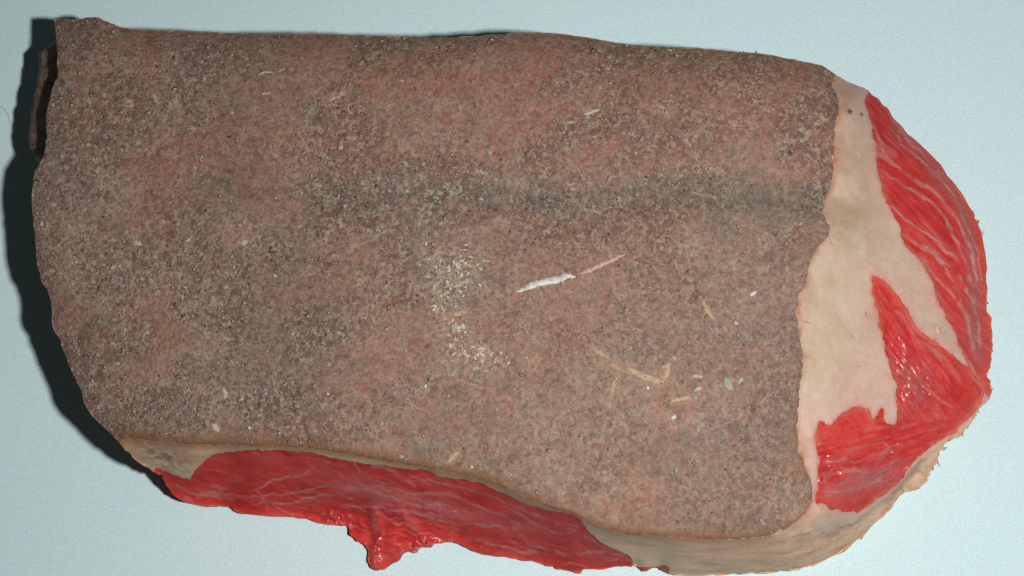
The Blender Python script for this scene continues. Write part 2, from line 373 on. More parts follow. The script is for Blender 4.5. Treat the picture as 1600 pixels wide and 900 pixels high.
VEIN_LOW = [[(1385, 540), (1410, 570), (1440, 600), (1465, 622), (1495, 640)], [(1402, 487), (1418, 500), (1440, 530), (1480, 565), (1505, 600)], [(1390, 560), (1415, 590), (1436, 615), (1452, 650)],
            [(1290, 745), (1330, 735), (1370, 740), (1400, 735)], [(1285, 725), (1320, 716)], [(1290, 770), (1340, 765), (1395, 738)], [(1376, 690), (1390, 702)]]
VEIN_FR = [[(319, 767), (356, 773), (400, 776), (425, 787), (450, 803), (470, 808)], [(400, 766), (437, 747), (475, 741), (490, 728), (512, 720)],
           [(550, 722), (575, 744), (600, 756), (631, 769), (675, 772), (712, 775), (734, 785), (762, 797), (787, 806), (812, 819)],
           [(412, 775), (444, 772), (481, 766), (512, 759), (544, 762), (575, 766), (606, 775), (637, 787), (669, 794), (710, 800)],
           [(581, 728), (615, 737), (637, 753), (648, 760)], [(419, 784), (450, 787), (481, 778), (512, 775), (550, 780)],
           [(787, 787), (819, 809), (850, 825), (881, 837), (912, 856), (941, 866)], [(756, 819), (803, 828), (825, 850), (862, 859), (881, 869)],
           [(825, 862), (881, 866), (928, 862), (975, 866)], [(640, 745), (700, 757), (760, 772), (810, 795), (860, 812), (900, 822)],
           [(275, 757), (300, 770), (340, 776)], [(690, 848), (730, 842), (780, 852), (830, 866)], [(520, 790), (580, 792), (640, 800), (700, 815), (760, 822)],
           [(830, 800), (870, 815), (915, 838), (950, 858)]]

# ------------------------------------------------------------------ the sampled surface
ST = 1.5625
us = np.arange(-8, 1600 + 8, ST); vs = np.arange(0, 935, ST)
U, V = np.meshgrid(us, vs)
dS, ex = seg_dist(U, V, LOW, True)
zS = ex[..., 2]
dB = seg_dist(U, V, BND)
dTop = seg_dist(U, V, curve(TOP, 2)); dLeft = seg_dist(U, V, curve(LEFT, 2))
a1 = vnoise(U, V, 13, 1) - .5; a2 = vnoise(U, V, 13, 2) - .5; b1 = vnoise(U, V, 4.5, 3) - .5; b2 = vnoise(U, V, 4.5, 4) - .5
c1 = vnoise(U, V, 27, 5) - .5
WU = U + 5 * a1 + 2.2 * b1; WV = V + 5 * a2 + 2.2 * b2
in_crust0 = inside(U, V, CRUST)
in_crust = inside(U + 7 * c1 + 3.5 * a1 + 2 * b1, V + np.where(U > 1215, 5, 2) * a2 + 2 * b2, CRUST)
in_up, in_low = inside(WU, WV, MUP), inside(WU, WV, MLOW)
in_front = inside(U + 2 * a1, V + 2 * a2 + 1.5 * b2, MFRONT)
in_skr = inside(WU, WV, SKIN_R)
lab = np.full(U.shape, 2)                                             # 2 fat
lab[(U < 1040) | in_skr] = 3                                          # 3 skin edge
lab[in_up] = 4; lab[in_low] = 5; lab[in_front & (U < 1050)] = 6; lab[in_crust] = 1

# heights
Zp = 0.051 + 0.004 * (fbm(U, V, 420, 21, 3) - .5) - 0.011 * np.exp(-(dTop / 42)) - 0.003 * np.exp(-dLeft / 30)
Zp += 0.0035 * np.exp(-((U - 760) / 420) ** 2 - ((V - 520) / 170) ** 2)
groove = curve([(250, 285), (380, 278), (450, 290), (600, 303), (720, 306), (850, 312), (1000, 310), (1150, 300), (1300, 312)], 4)
dG = seg_dist(U, V, groove)
Zp -= .0085 * sstep(760, 40, U) ** 1.3
Zp -= 0.0014 * np.exp(-(dG / 34) ** 2) * sstep(150, 420, U)
t = dB / (dB + dS + 1e-6); t = np.where(in_crust0, 0, t)
wr = np.clip(sstep(1180, 1330, U) + .75 * sstep(900, 1080, U), 0, 1)
f = (1 - wr) * (1 - t) ** (1.15 + 1.0 * np.exp(-((U - 615) / 75) ** 2 - ((V - 850) / 60) ** 2) + .35 * np.exp(-((U - 520) / 60) ** 2 - ((V - 810) / 30) ** 2)) + wr * (1 - t ** 1.6)
Z = np.where(in_crust0, Zp, zS + (Zp - zS) * f)
Z += (blur(Z, 5) - Z) * np.where(in_crust0, 0, 1) * sstep(4, 18, dB) * sstep(4, 16, dS)
step = np.select([lab == 1, lab == 2, lab == 3, lab == 6], [.0010, .0, .0002, -.0016], -.0006).astype(float)
Z += blur(step, 2) * sstep(0, 14, dS)
Z += 0.0016 * (fbm(U, V, 60, 31, 3) - .5) * np.where(lab == 1, .5, 1.0)

n25 = fbm(U, V, 38, 33, 3)
def lines_field(lines, w, warp=2.0):
    r = np.zeros(U.shape)
    uu = U + warp * 2 * a1; vv = V + warp * 2 * a2
    for k, l in enumerate(lines):
        d = seg_dist(uu, vv, curve(l, 5), box=30)
        wk = w * (0.55 + 0.6 * ((k * 37) % 10) / 10) * (.35 + 1.3 * n25)
        r = np.maximum(r, np.exp(-(d / wk) ** 2) * (0.75 + 0.25 * ((k * 53) % 7) / 7))
    return r
v_up, v_low, v_fr = lines_field(VEIN_UP, 2.5), lines_field(VEIN_LOW, 3.0), lines_field(VEIN_FR, 2.2)
vein = np.where(lab == 4, v_up, np.where(lab == 5, v_low * .55, v_fr * .8)) * sstep(.12, .58, vnoise(U, V, 26, 34) * .6 + vnoise(U, V, 9, 35) * .4) * 1.15
fib_up = fbm(U, V, 5, 41, 3, 9, math.radians(47)); fib_low = fbm(U, V, 5, 42, 3, 5, math.radians(52)); fib_l2 = fbm(U, V, 5, 43, 3, 6, math.radians(-12))
fib_fr = fbm(U + 0, V + 10 * a1, 4.5, 44, 3, 10, math.radians(12))
wl = sstep(640, 690, V)
fibre = np.where(lab == 4, fib_up, np.where(lab == 5, fib_low * (1 - wl) + fib_l2 * wl, fib_fr))
ln = np.where(lab == 4, fbm(U, V, 3.2, 45, 2, 22, math.radians(44)), np.where(lab == 5, np.where(V > 655, fbm(U, V, 3.4, 49, 2, 9, math.radians(-14)), fbm(U, V, 3.4, 46, 2, 10, math.radians(54))), fbm(U, V + 12 * a1, 3.2, 47, 2, 20, math.radians(11))))
line = np.where(lab == 5, .55, 1.0) * sstep(.60, .72, ln) * sstep(.42, .62, fbm(U, V, 55, 48, 3))
fibre = sstep(.35, .72, fibre)
muscle = lab >= 4
Z += np.where(muscle, 0.0003 * vein + np.where(lab == 6, .0003, np.where(lab == 4, .00022, .0004)) * (fibre - .5) * sstep(2, 20, dS), 0)
# glossy wrinkles
def spot(x, y, rx, ry, ang=0):
    c, s = math.cos(math.radians(ang)), math.sin(math.radians(ang))
    p = (U - x) * c + (V - y) * s; q = -(U - x) * s + (V - y) * c
    return np.exp(-(p / rx) ** 2 - (q / ry) ** 2)
wet = np.clip(0.0 + 1.0 * spot(1425, 600, 34, 60, -20) + 1.0 * spot(1395, 715, 24, 34) + 1.0 * spot(1315, 735, 48, 34, -15) + .7 * spot(1288, 720, 14, 60) + .45 * spot(1470, 400, 70, 140, -30)
      + .9 * spot(588, 845, 10, 50) + .9 * spot(648, 828, 10, 45, -35) + 1.0 * spot(665, 850, 32, 10, -15) + .8 * spot(530, 808, 40, 8, 8) + .6 * spot(650, 785, 110, 12, 15), 0, 1)
wr1 = fbm(U, V, 11, 51, 2, 2.0, math.radians(60)); wr2 = fbm(U, V, 10, 52, 2, 2.4, math.radians(-12))
Z += np.where(lab == 5, .0034 * wet * ((1 - wl) * (wr1 - .5) + 1.35 * wl * (wr2 - .5)), 0)
# the hanging flap of the front muscle: two folded ridges with a smooth hollow between
def ridge(pts, w): return np.exp(-(seg_dist(U + 3 * a1, V + 3 * a2, curve(pts, 5), box=60) / w) ** 2)
flap = .0019 * ridge([(584, 800), (591, 825), (588, 850), (587, 884)], 9) + .0017 * ridge([(634, 808), (648, 828), (664, 842), (678, 850)], 9) + .0012 * ridge([(512, 806), (530, 808), (545, 812)], 6) + .0009 * ridge([(560, 815), (566, 835)], 7)
flap += .0013 * ridge([(648, 855), (660, 848), (672, 853)], 6) + .003 * spot(615, 850, 28, 40)
Z += np.where(lab == 6, (flap + .0017 * (ridge([(584, 800), (591, 825), (588, 850), (587, 884)], 8) + ridge([(634, 808), (648, 828), (664, 842), (678, 850)], 8) + ridge([(648, 858), (664, 852), (676, 855)], 8) + ridge([(512, 806), (530, 808), (545, 812)], 6)) * (fbm(U, V, 7, 54, 2, 1.6, 1.2) - .5)) * sstep(0, 6, dS), 0)
Z += np.where((lab == 6), .0024 * wet * (fbm(U, V, 8, 53, 2, 1.5, math.radians(75)) - .5), 0)
# pale rounded fold at the lower right corner, dents in the fat
Z += .0025 * ridge([(1265, 830), (1285, 805), (1300, 800)], 14) * (~muscle)
Z -= .002 * np.exp(-(seg_dist(U, V, np.array([(1430., 740.), (1395., 778.), (1350., 812.), (1300., 838.), (1240., 852.)]), box=80) / 9) ** 2) * (lab == 3)
pore = np.clip(np.exp(-(((U - 1328) ** 2 + (V - 173.5) ** 2) / 17) ** 1.5) + np.exp(-(((U - 1346.5) ** 2 + (V - 178) ** 2) / 8) ** 1.5), 0, 1)
Z -= .0012 * pore
# granular crust
gz = sstep(60, 500, V) * sstep(900, 560, U) * .25 + .40 + .45 * sstep(620, 180, U) + .25 * sstep(420, 200, V)
gz *= 1 - .62 * spot(760, 640, 200, 90) - .40 * spot(1040, 690, 300, 120) - .3 * spot(600, 690, 120, 40) - .3 * spot(870, 500, 120, 50)
grain = np.clip(gz * (.38 + 1.15 * sstep(.36, .66, fbm(U, V, 75, 61, 4, 1.4, -.5))), .10, 1)
grain = np.clip(grain + .5 * spot(725, 450, 45, 70) + .3 * spot(760, 560, 50, 30), 0, 1)
gn = vnoise(U, V, 4.2, 71) + .8 * vnoise(U, V, 7, 72, 1.6, .6)
Z += np.where(lab == 1, .00014 * (gn - .9) * (.35 + grain), 0)
Z += np.where((lab == 2) | (lab == 3), .0003 * (fbm(U, V, 16, 73, 3) - .5), 0)
Z = np.maximum(Z, 0.0015)

# colour zones of the crust (where the rind itself is redder, greyer, paler)
n90 = fbm(U, V, 130, 81, 4, 1.6, -.35); n91 = fbm(U, V, 110, 82, 4, 1.8, -.2); n92 = fbm(U, V, 45, 83, 4)
scar1 = [(806, 457), (830, 447), (850, 441), (872, 437), (884, 431), (900, 433)]; scar2 = [(906, 428), (925, 420), (950, 409), (978, 396)]
dSc = seg_dist(U, V, np.array(scar1 + scar2 + [(1000, 378)], float), box=60)
red = sstep(.47, .60, n90) * (.45 + .5 * sstep(330, 150, V)) + .52 * sstep(320, 230, V) * sstep(80, 350, U) + 1.1 * np.exp(-dB / 42) * sstep(1180, 1270, U) * sstep(430, 330, V) * sstep(120, 170, V) + .55 * np.exp(-dSc / 9)
red += .6 * np.exp(-dB / 12) * sstep(1200, 1260, U) + .25 * sstep(.5, .7, fbm(U, V, 50, 86, 3))
grey = 1.5 * np.exp(-((dG + 20 * (n92 - .5)) / 24) ** 2) * sstep(230, 420, U) * (1 - .25 * sstep(900, 1250, U)) * sstep(.25, .52, n91 * .35 + n92 * .65) + .5 * sstep(.5, .65, n91) * sstep(180, 330, V) + .35 * spot(330, 160, 120, 70) + .8 * spot(1105, 360, 16, 22) + .4 * spot(1030, 560, 110, 60) + .3 * spot(1180, 560, 90, 120) + .35 * spot(400, 350, 90, 40)
pale = .85 * spot(715, 425, 40, 32, -30) + .75 * spot(690, 470, 20, 40) + .85 * spot(745, 550, 45, 20, 25) + .5 * spot(715, 520, 20, 40) + .45 * spot(330, 625, 40, 25) + .35 * spot(110, 320, 60, 80) + .3 * spot(300, 170, 70, 30) + .3 * spot(380, 360, 60, 40) + .3 * spot(980, 600, 60, 30) + .3 * spot(250, 440, 120, 60)
pale = pale * 1.25
pale += .35 * sstep(.56, .72, fbm(U, V, 70, 84, 3)) * sstep(1300, 500, U)
rim = np.exp(-(dB / 9) ** 1.5) * sstep(1290, 1180, U) * sstep(560, 680, V) * (.35 + n92) + .35 * np.exp(-dB / 22) * sstep(1290, 1180, U) * sstep(560, 680, V)
dM = np.minimum(np.minimum(seg_dist(WU, WV, np.vstack([MUP, MUP[:1]]), box=90), seg_dist(WU, WV, np.vstack([MLOW, MLOW[:1]]), box=90)), 400)
pink = np.clip(.75 * np.exp(-dM / 9) + .4 * np.exp(-dM / 40) * n91 * 1.6 + .35 * spot(1350, 610, 50, 60) + .55 * spot(1265, 690, 18, 60) + .2 * spot(1450, 480, 30, 60), 0, .9)
edge = np.clip((.25 + 1.2 * sstep(.38, .62, n92)) * np.exp(-dB / 6) * sstep(1180, 1240, U) * 1.1 + .35 * np.exp(-dB / 24) * sstep(1180, 1240, U) * sstep(400, 200, V) + .4 * spot(1290, 800, 30, 22), 0, 1)
olive = np.clip(.75 * spot(1335, 330, 50, 60) + .6 * spot(1330, 140, 35, 25) + .3 * spot(1320, 230, 25, 30) + .35 * spot(1345, 830, 80, 22, -35), 0, 1)
dSk = seg_dist(U + 10 * a1, V + 10 * a2, SKIN_R[1:16], box=90)
olive = np.clip(olive + .45 * np.exp(-dSk / 12) * (U > 1240), 0, 1)
dirt_shade = np.clip(.55 * np.exp(-(seg_dist(U + 8 * a1, V + 8 * a2, np.array([(1437., 722.), (1400., 772.), (1388., 782.)]), box=60) / 5) ** 2) + .35 * np.exp(-(seg_dist(U + 8 * a1, V + 8 * a2, np.array([(1345., 800.), (1325., 825.), (1295., 842.)]), box=60) / 9) ** 2) + .55 * spot(255, 712, 35, 9, 20) + .55 * spot(245, 715, 70, 28, 20) + .35 * np.exp(-dB / 4), 0, 1)  # left tip's broad spot is painted shade, turned from the flash; rest is dirt
film = np.clip(np.where(lab == 4, .7 * np.exp(-(seg_dist(U, V, curve([(1400, 200), (1440, 240), (1475, 285), (1500, 320), (1516, 380), (1524, 440), (1522, 500), (1528, 560)], 4), box=60) / 12) ** 2) + .15 * sstep(380, 520, V),
               np.where(lab == 5, .75 * spot(1350, 752, 60, 16, -20) + .35 * spot(1430, 600, 25, 50, -25) + .5 * np.exp(-(dS / 16)), .12 * sstep(.45, .62, fbm(U, V, 60, 91, 3, 3, .25)) * (1 - spot(615, 850, 40, 45)))) * (.55 + .6 * n92), 0, .85)
medge = np.clip(np.where(lab == 6, .45 * np.exp(-dS / 4) * n92 + .25 * spot(600, 870, 40, 14) + .7 * (in_front & (U > 992)) * n92, .55 * np.exp(-dS / 5)) + 1.0 * np.exp(-dM / 2.6) * sstep(.3, .6, n92) * (lab < 6) * (lab > 3), 0, .8)

# ------------------------------------------------------------------ cells inside the outline, boundary pulled onto it
ins = inside(U, V, SIL)
cell = ins[:-1, :-1] | ins[1:, :-1] | ins[:-1, 1:] | ins[1:, 1:]
need = np.zeros(U.shape, bool)
for a, b in ((0, 0), (1, 0), (0, 1), (1, 1)): need[a:U.shape[0] - 1 + a, b:U.shape[1] - 1 + b] |= cell
move = need & ~ins
UU, VV = U.copy(), V.copy()
d_, e_ = seg_dist(U[move], V[move], SILC, True)
UU[move] = e_[:, 0]; VV[move] = e_[:, 1]
P = ray(UU, VV, Z)
H, Wd = U.shape
idx = np.arange(H * Wd).reshape(H, Wd)
quads = np.stack([idx[1:, :-1], idx[1:, 1:], idx[:-1, 1:], idx[:-1, :-1]], -1)
cl = np.zeros(cell.shape, int)
L4 = np.stack([lab[:-1, :-1], lab[1:, :-1], lab[:-1, 1:], lab[1:, 1:]], -1)
cl = np.max(L4, -1)
cl = np.where((L4 == 1).sum(-1) >= 2, 1, cl)
Pf = P.reshape(-1, 3)

root = bpy.data.objects.new('meat_joint', None); COL.objects.link(root)
root.empty_display_size = 0.05
root['label'] = 'large cut of raw red meat under dry brown mottled rind, on pale blue board'
root['category'] = 'meat'

def part(name, mask, mat, fields):
    q = quads[mask & cell]
    used, inv = np.unique(q, return_inverse=True)
    return obj(name, Pf[used], inv.reshape(-1, 4), mat, root, True, {k: a.reshape(-1)[used] for k, a in fields.items()})
mf = dict(line=line, vein=vein, film=film, fibre=fibre, edge=medge, wet=wet)
M_WHITE = plain('white_scale', (0.72, 0.70, 0.66), .5, .12, 1500)
M_PALE = plain('pale_scale', (0.43, 0.38, 0.30), .7, .2, 1500, .1)
M_CREAM = plain('cream_scale', (0.66, 0.60, 0.48), .65, .2, 1500, .2)
M_GREYCHIP = plain('grey_scale', (0.36, 0.345, 0.30), .6, .15, 1200)
M_STRAW = plain('straw_fibre', (0.40, 0.265, 0.165), .6, .25, 1500)
M_TAN = plain('tan_fibre', (0.36, 0.225, 0.15), .6, .25, 1500)
M_SCAR = plain('scar_tissue', (0.52, 0.475, 0.45), .45, .2, 1100, .5)
M_SCAR2 = plain('pink_scar_tissue', (0.40, 0.265, 0.22), .5, .2, 1100, .5)
M_ORANGE = plain('orange_rind_grain', (0.29, 0.18, 0.115), .6, .3, 1500, .08)
M_REDDISH = plain('reddish_rind_grain', (0.24, 0.12, 0.10), .6, .3, 1500, .08)
M_DARK = plain('dark_rind_grain', (0.12, 0.09, 0.075), .6, .3, 1500, .08)
M_MAUVE = plain('mauve_rind_grain', (0.27, 0.21, 0.20), .6, .3, 1500, .08)

FIB = [([(928, 543), (938, 552), (952, 560)], 7, M_TAN), ([(950, 566), (964, 574), (972, 580)], 7, M_TAN), ([(978, 573), (1000, 586), (1022, 594), (1036, 598)], 9, M_STRAW), ([(1036, 596), (1042, 582), (1046, 566)], 7, M_STRAW),
       ([(964, 586), (958, 605), (953, 624)], 7, M_TAN), ([(952, 626), (952, 640)], 5, M_TAN), ([(1044, 628), (1062, 624), (1080, 620)], 6, M_STRAW), ([(1098, 468), (1104, 482), (1114, 498)], 6, M_STRAW), ([(706, 493), (718, 489), (730, 487)], 7, M_STRAW),
       ([(688, 500), (700, 497)], 4, M_STRAW), ([(700, 722), (708, 714), (716, 706)], 8, M_STRAW), ([(512, 158), (526, 151), (540, 143)], 4, M_STRAW), ([(491, 147), (496, 141)], 3, M_STRAW), ([(912, 180), (924, 175), (936, 172)], 5, M_PALE), ([(884, 192), (900, 190)], 4, M_STRAW),
       ([(1024, 162), (1036, 168), (1046, 182)], 6, M_TAN), ([(1084, 610), (1098, 606)], 5, M_PALE), ([(1082, 587), (1098, 589)], 4, M_PALE), ([(1154, 600), (1160, 590)], 4, M_PALE), ([(402, 118), (415, 113), (428, 114)], 3, M_PALE), ([(434, 112), (446, 106)], 3, M_PALE), ([(408, 147), (424, 145)], 3, M_PALE),
       ([(600, 170), (612, 160)], 3, M_TAN), ([(676, 170), (686, 162)], 3, M_TAN), ([(348, 604), (352, 615), (352, 624)], 5, M_PALE), ([(332, 660), (336, 667), (342, 675)], 8, M_PALE), ([(211, 375), (216, 380), (222, 382)], 7, M_PALE), ([(378, 382), (386, 375)], 7, M_PALE), ([(290, 378), (298, 372)], 5, M_PALE), ([(820, 42), (821, 42)], 1, M_PALE)]
FIBL = [f_[0] for f_ in FIB[:-1]]
ochre = np.zeros(U.shape)
for (l_, w_, m_) in FIB[:-1]:
    if m_ is not M_PALE: ochre = np.maximum(ochre, np.exp(-(seg_dist(U + 10 * a1 + 5 * b1, V + 10 * a2 + 5 * b2, np.array(l_, float), box=40) / (w_ * .9)) ** 2))
ochre = np.clip(ochre + .30 * spot(990, 600, 80, 35, 10) + .25 * spot(720, 495, 35, 14), 0, 1)
cf = dict(ochre=ochre, red=np.clip(red, 0, 1), grey=np.clip(grey, 0, 1), pale=np.clip(pale, 0, 1), grain=grain, rim=np.clip(rim, 0, 1))
crust = part('rind', cl == 1, M_CRUST, cf); crust['label'] = 'dry grey-brown mottled rind over the top'
fat = part('fat_layer', cl == 2, M_FAT, dict(blush=np.clip(1.0 * np.exp(-dM / 2.6) + .35 * np.exp(-dM / 14) * sstep(.4, .65, n92), 0, 1), pink=pink, edge=edge, olive=olive, pore=pore)); fat['label'] = 'smooth cream fat at the cut right end'
skin = part('skin_edge', cl == 3, M_SKIN, dict(rim=np.clip(rim, 0, 1), dirt_shade=dirt_shade, pink=np.clip(.9 * spot(1290, 812, 45, 18, -10) + .7 * np.exp(-dM / 10) + .8 * np.exp(-dSk / 16) * (U > 1220), 0, 1))); skin['label'] = 'tan skin edge along the near side'
m_up = part('muscle', cl == 4, M_MUSCLE, mf); m_up['label'] = 'red muscle with pale curved sinews at the far right'
m_lo = part('muscle', cl == 5, M_MUSCLE, mf); m_lo['label'] = 'wedge of wet red muscle set into the cream fat'
m_fr = part('muscle', cl == 6, M_MUSCLE, mf); m_fr['label'] = 'long red muscle along the near side with a hanging flap'

# sides that reach down to the board
bq = quads[cell]
edges = np.concatenate([bq[:, [0, 1]], bq[:, [1, 2]], bq[:, [2, 3]], bq[:, [3, 0]]])
key = np.sort(edges, 1); _, fi, ct = np.unique(key[:, 0] * 10000000 + key[:, 1], return_index=True, return_counts=True)
be = edges[fi[ct == 1]]
bv, inv = np.unique(be, return_inverse=True); be = inv.reshape(-1, 2)
bu, bvv = UU.reshape(-1)[bv], VV.reshape(-1)[bv]
c0 = np.zeros((len(bv), 2)); best = np.full(len(bv), 1e9)
for i in range(len(SILC) - 1):
    a, b = SILC[i], SILC[i + 1]; e = b - a; Ls = e @ e
    tt = np.clip(((bu - a[0]) * e[0] + (bvv - a[1]) * e[1]) / Ls, 0, 1)
    q = (bu - a[0] - tt * e[0]) ** 2 + (bvv - a[1] - tt * e[1]) ** 2
    m = q < best; best[m] = q[m]
    nn = np.array([e[1], e[0]]) / math.sqrt(Ls)                        # outward in world axes (image runs clockwise)
    c0[m] = nn
for _ in range(6):                                                     # smooth the outward directions
    acc = c0.copy(); np.add.at(acc, be[:, 0], c0[be[:, 1]]); np.add.at(acc, be[:, 1], c0[be[:, 0]])
    c0 = acc / (np.linalg.norm(acc, axis=1, keepdims=True) + 1e-9)
bz = Pf[bv]
ledge = .0095 * sstep(300, 205, bvv) * sstep(32, 62, bvv) * (bu < 130) * (.92 + .16 * vnoise(bu * 0, bvv, 30, 102))
fr = [1.0, .955, .86, .74, .66, .60, .50, .30, .12, 0.0]
of = [0, .02, -.15, .25, .86, 1.0, .88, .45, .2, .1]
tall = sstep(.012, .03, bz[:, 2])
cols = []
for k, (fk, ok) in enumerate(zip(fr, of)):
    z = bz[:, 2] * fk
    out = ledge * ok + tall * (-.0022 * math.sin(math.pi * min(1, (1 - fk) * 1.15))) * (ledge < .001)
    out = out + (0 if k == 0 else 1) * tall * .0012 * (vnoise(bu * 1.0 + 40 * k, bvv + 91 * k, 14, 101) - .5)
    cols.append(np.stack([bz[:, 0] + c0[:, 0] * out, bz[:, 1] + c0[:, 1] * out, z], -1))
n = len(bv); side = np.concatenate(cols)
fc = np.concatenate([np.stack([be[:, 1] + k * n, be[:, 0] + k * n, be[:, 0] + (k + 1) * n, be[:, 1] + (k + 1) * n], -1) for k in range(len(fr) - 1)])
is_l = ((bu < 1312) & (bvv < 125)) | ((bu < 192) & (bvv < 694))
fl = is_l[fc[:, 0] % n]
is_s = ((lab.reshape(-1)[bv] == 3) & (bu > 1045))[fc[:, 0] % n]
for nm, sel, mt in (('side_skin', fl, M_CRUST), ('skin_base', ~fl & is_s, M_SKIN), ('muscle_base', ~fl & ~is_s, M_MUSCLE)):
    q = fc[sel]; used, iv = np.unique(q, return_inverse=True)
    z0 = np.zeros(len(used))
    at = dict(ochre=z0, red=z0 + .3, grey=z0 + .25, pale=z0 + .1, grain=z0 + .5, rim=z0 + .1) if mt is M_CRUST else dict(rim=z0, dirt_shade=z0 + .15, pink=z0) if mt is M_SKIN else dict(line=z0, vein=z0, film=z0 + .2, fibre=z0 + .5, edge=z0 + .1, wet=z0 + .1)
    obj(nm, side[used], iv.reshape(-1, 4), mt, root, True, at)
su = SIL; zz = np.array([Z[int(np.clip(round(v / ST), 0, H - 1)), int(np.clip(round((u + 8) / ST), 0, Wd - 1))] for u, v in su])
pb = ray(su[:, 0], su[:, 1], zz); pb[:, 2] = 0.0006
obj('underside', pb, [tuple(range(len(pb)))], M_MUSCLE, root, False, {k: np.zeros(len(pb)) for k in mf})

# ------------------------------------------------------------------ small things on the rind
gu, gv = np.gradient(P, axis=1), np.gradient(P, axis=0)
NRM = np.cross(gv, gu); NRM /= np.linalg.norm(NRM, axis=-1, keepdims=True) + 1e-12
NRM = np.where(NRM[..., 2:] < 0, -NRM, NRM)
PX = 0.0002 * 0.91
def at(u, v):
    i = int(np.clip(round(v / ST), 0, H - 1)); k = int(np.clip(round((u + 8) / ST), 0, Wd - 1))
    return P[i, k], NRM[i, k]

def strip(name, pts, w, h, mat, parent, seed=0, sub=8, seg=6, wob=.12):
    """a raised sliver following the surface: half-round section, tapered ends"""
    r = np.random.default_rng(seed)
    c = curve(pts, sub)[:, :2]; c = c + r.normal(0, .35, c.shape)
    vs_, fs_ = [], []
    for i, (u, v) in enumerate(c):
        p, nr = at(u, v); a = c[max(i - 1, 0)]; b = c[min(i + 1, len(c) - 1)]
        d = np.array([b[0] - a[0], -(b[1] - a[1]), 0]); d /= np.linalg.norm(d) + 1e-9
        sd = np.cross(nr, d); s = i / (len(c) - 1)
        k = min(1, .25 + 3.2 * min(s, 1 - s)) * (1 + wob * r.normal())
        for q in range(seg + 1):
            th = math.pi * q / seg
            vs_.append(p - nr * h * .25 + sd * math.cos(th) * w * PX * .5 * k + nr * math.sin(th) * h * max(k, .4))
    m = seg + 1
    for i in range(len(c) - 1):
        for q in range(seg): fs_.append((i * m + q, i * m + q + 1, (i + 1) * m + q + 1, (i + 1) * m + q))
        fs_.append((i * m + seg, i * m, (i + 1) * m, (i + 1) * m + seg))
    fs_ += [tuple(range(m))[::-1], tuple(range((len(c) - 1) * m, len(c) * m))]
    return obj(name, vs_, fs_, mat, parent)

s1 = strip('scar', [(p[0], p[1]) for p in scar1], 13, .0006, M_SCAR, crust, 1); s1['label'] = 'white raised scar near the middle'
s2 = strip('scar', scar2, 9, .0004, M_SCAR2, crust, 2); s2['label'] = 'pinkish fading end of the scar'
for i, (p, w, m) in enumerate(FIB[:-1]): strip('fibre', p, w * 1.15, .00016, m, crust, 30 + i, 5)

import bmesh
def blob_mesh(name, seed, mat, sub=1, jit=.25):
    r = np.random.default_rng(seed); bm = bmesh.new(); bmesh.ops.create_icosphere(bm, subdivisions=sub, radius=1)
    for v in bm.verts: v.co *= 1 + jit * r.normal()
    me = bpy.data.meshes.new(name); bm.to_mesh(me); bm.free(); me.materials.append(mat); return me
def put_blob(name, me, u, v, rx, ry, h, ang, parent, sink=.2):
    p, nr = at(u, v)
    o = bpy.data.objects.new(name, me); COL.objects.link(o); o.parent = parent
    q = Vector(nr).to_track_quat('Z', 'X').to_matrix() @ Matrix.Rotation(ang, 3, 'Z')
    M = Matrix.Translation(Vector(p + nr * h * (1 - 2 * sink) * .5)) @ (q @ Matrix.Diagonal((rx * PX, ry * PX, h))).to_4x4()
    o.matrix_local = M; return o
FL = {m: [blob_mesh('fleck', 200 + 10 * i + k, m, 1, .16) for k in range(4)] for i, m in enumerate((M_WHITE, M_PALE, M_CREAM, M_GREYCHIP, M_STRAW, M_ORANGE, M_REDDISH, M_MAUVE, M_DARK))}
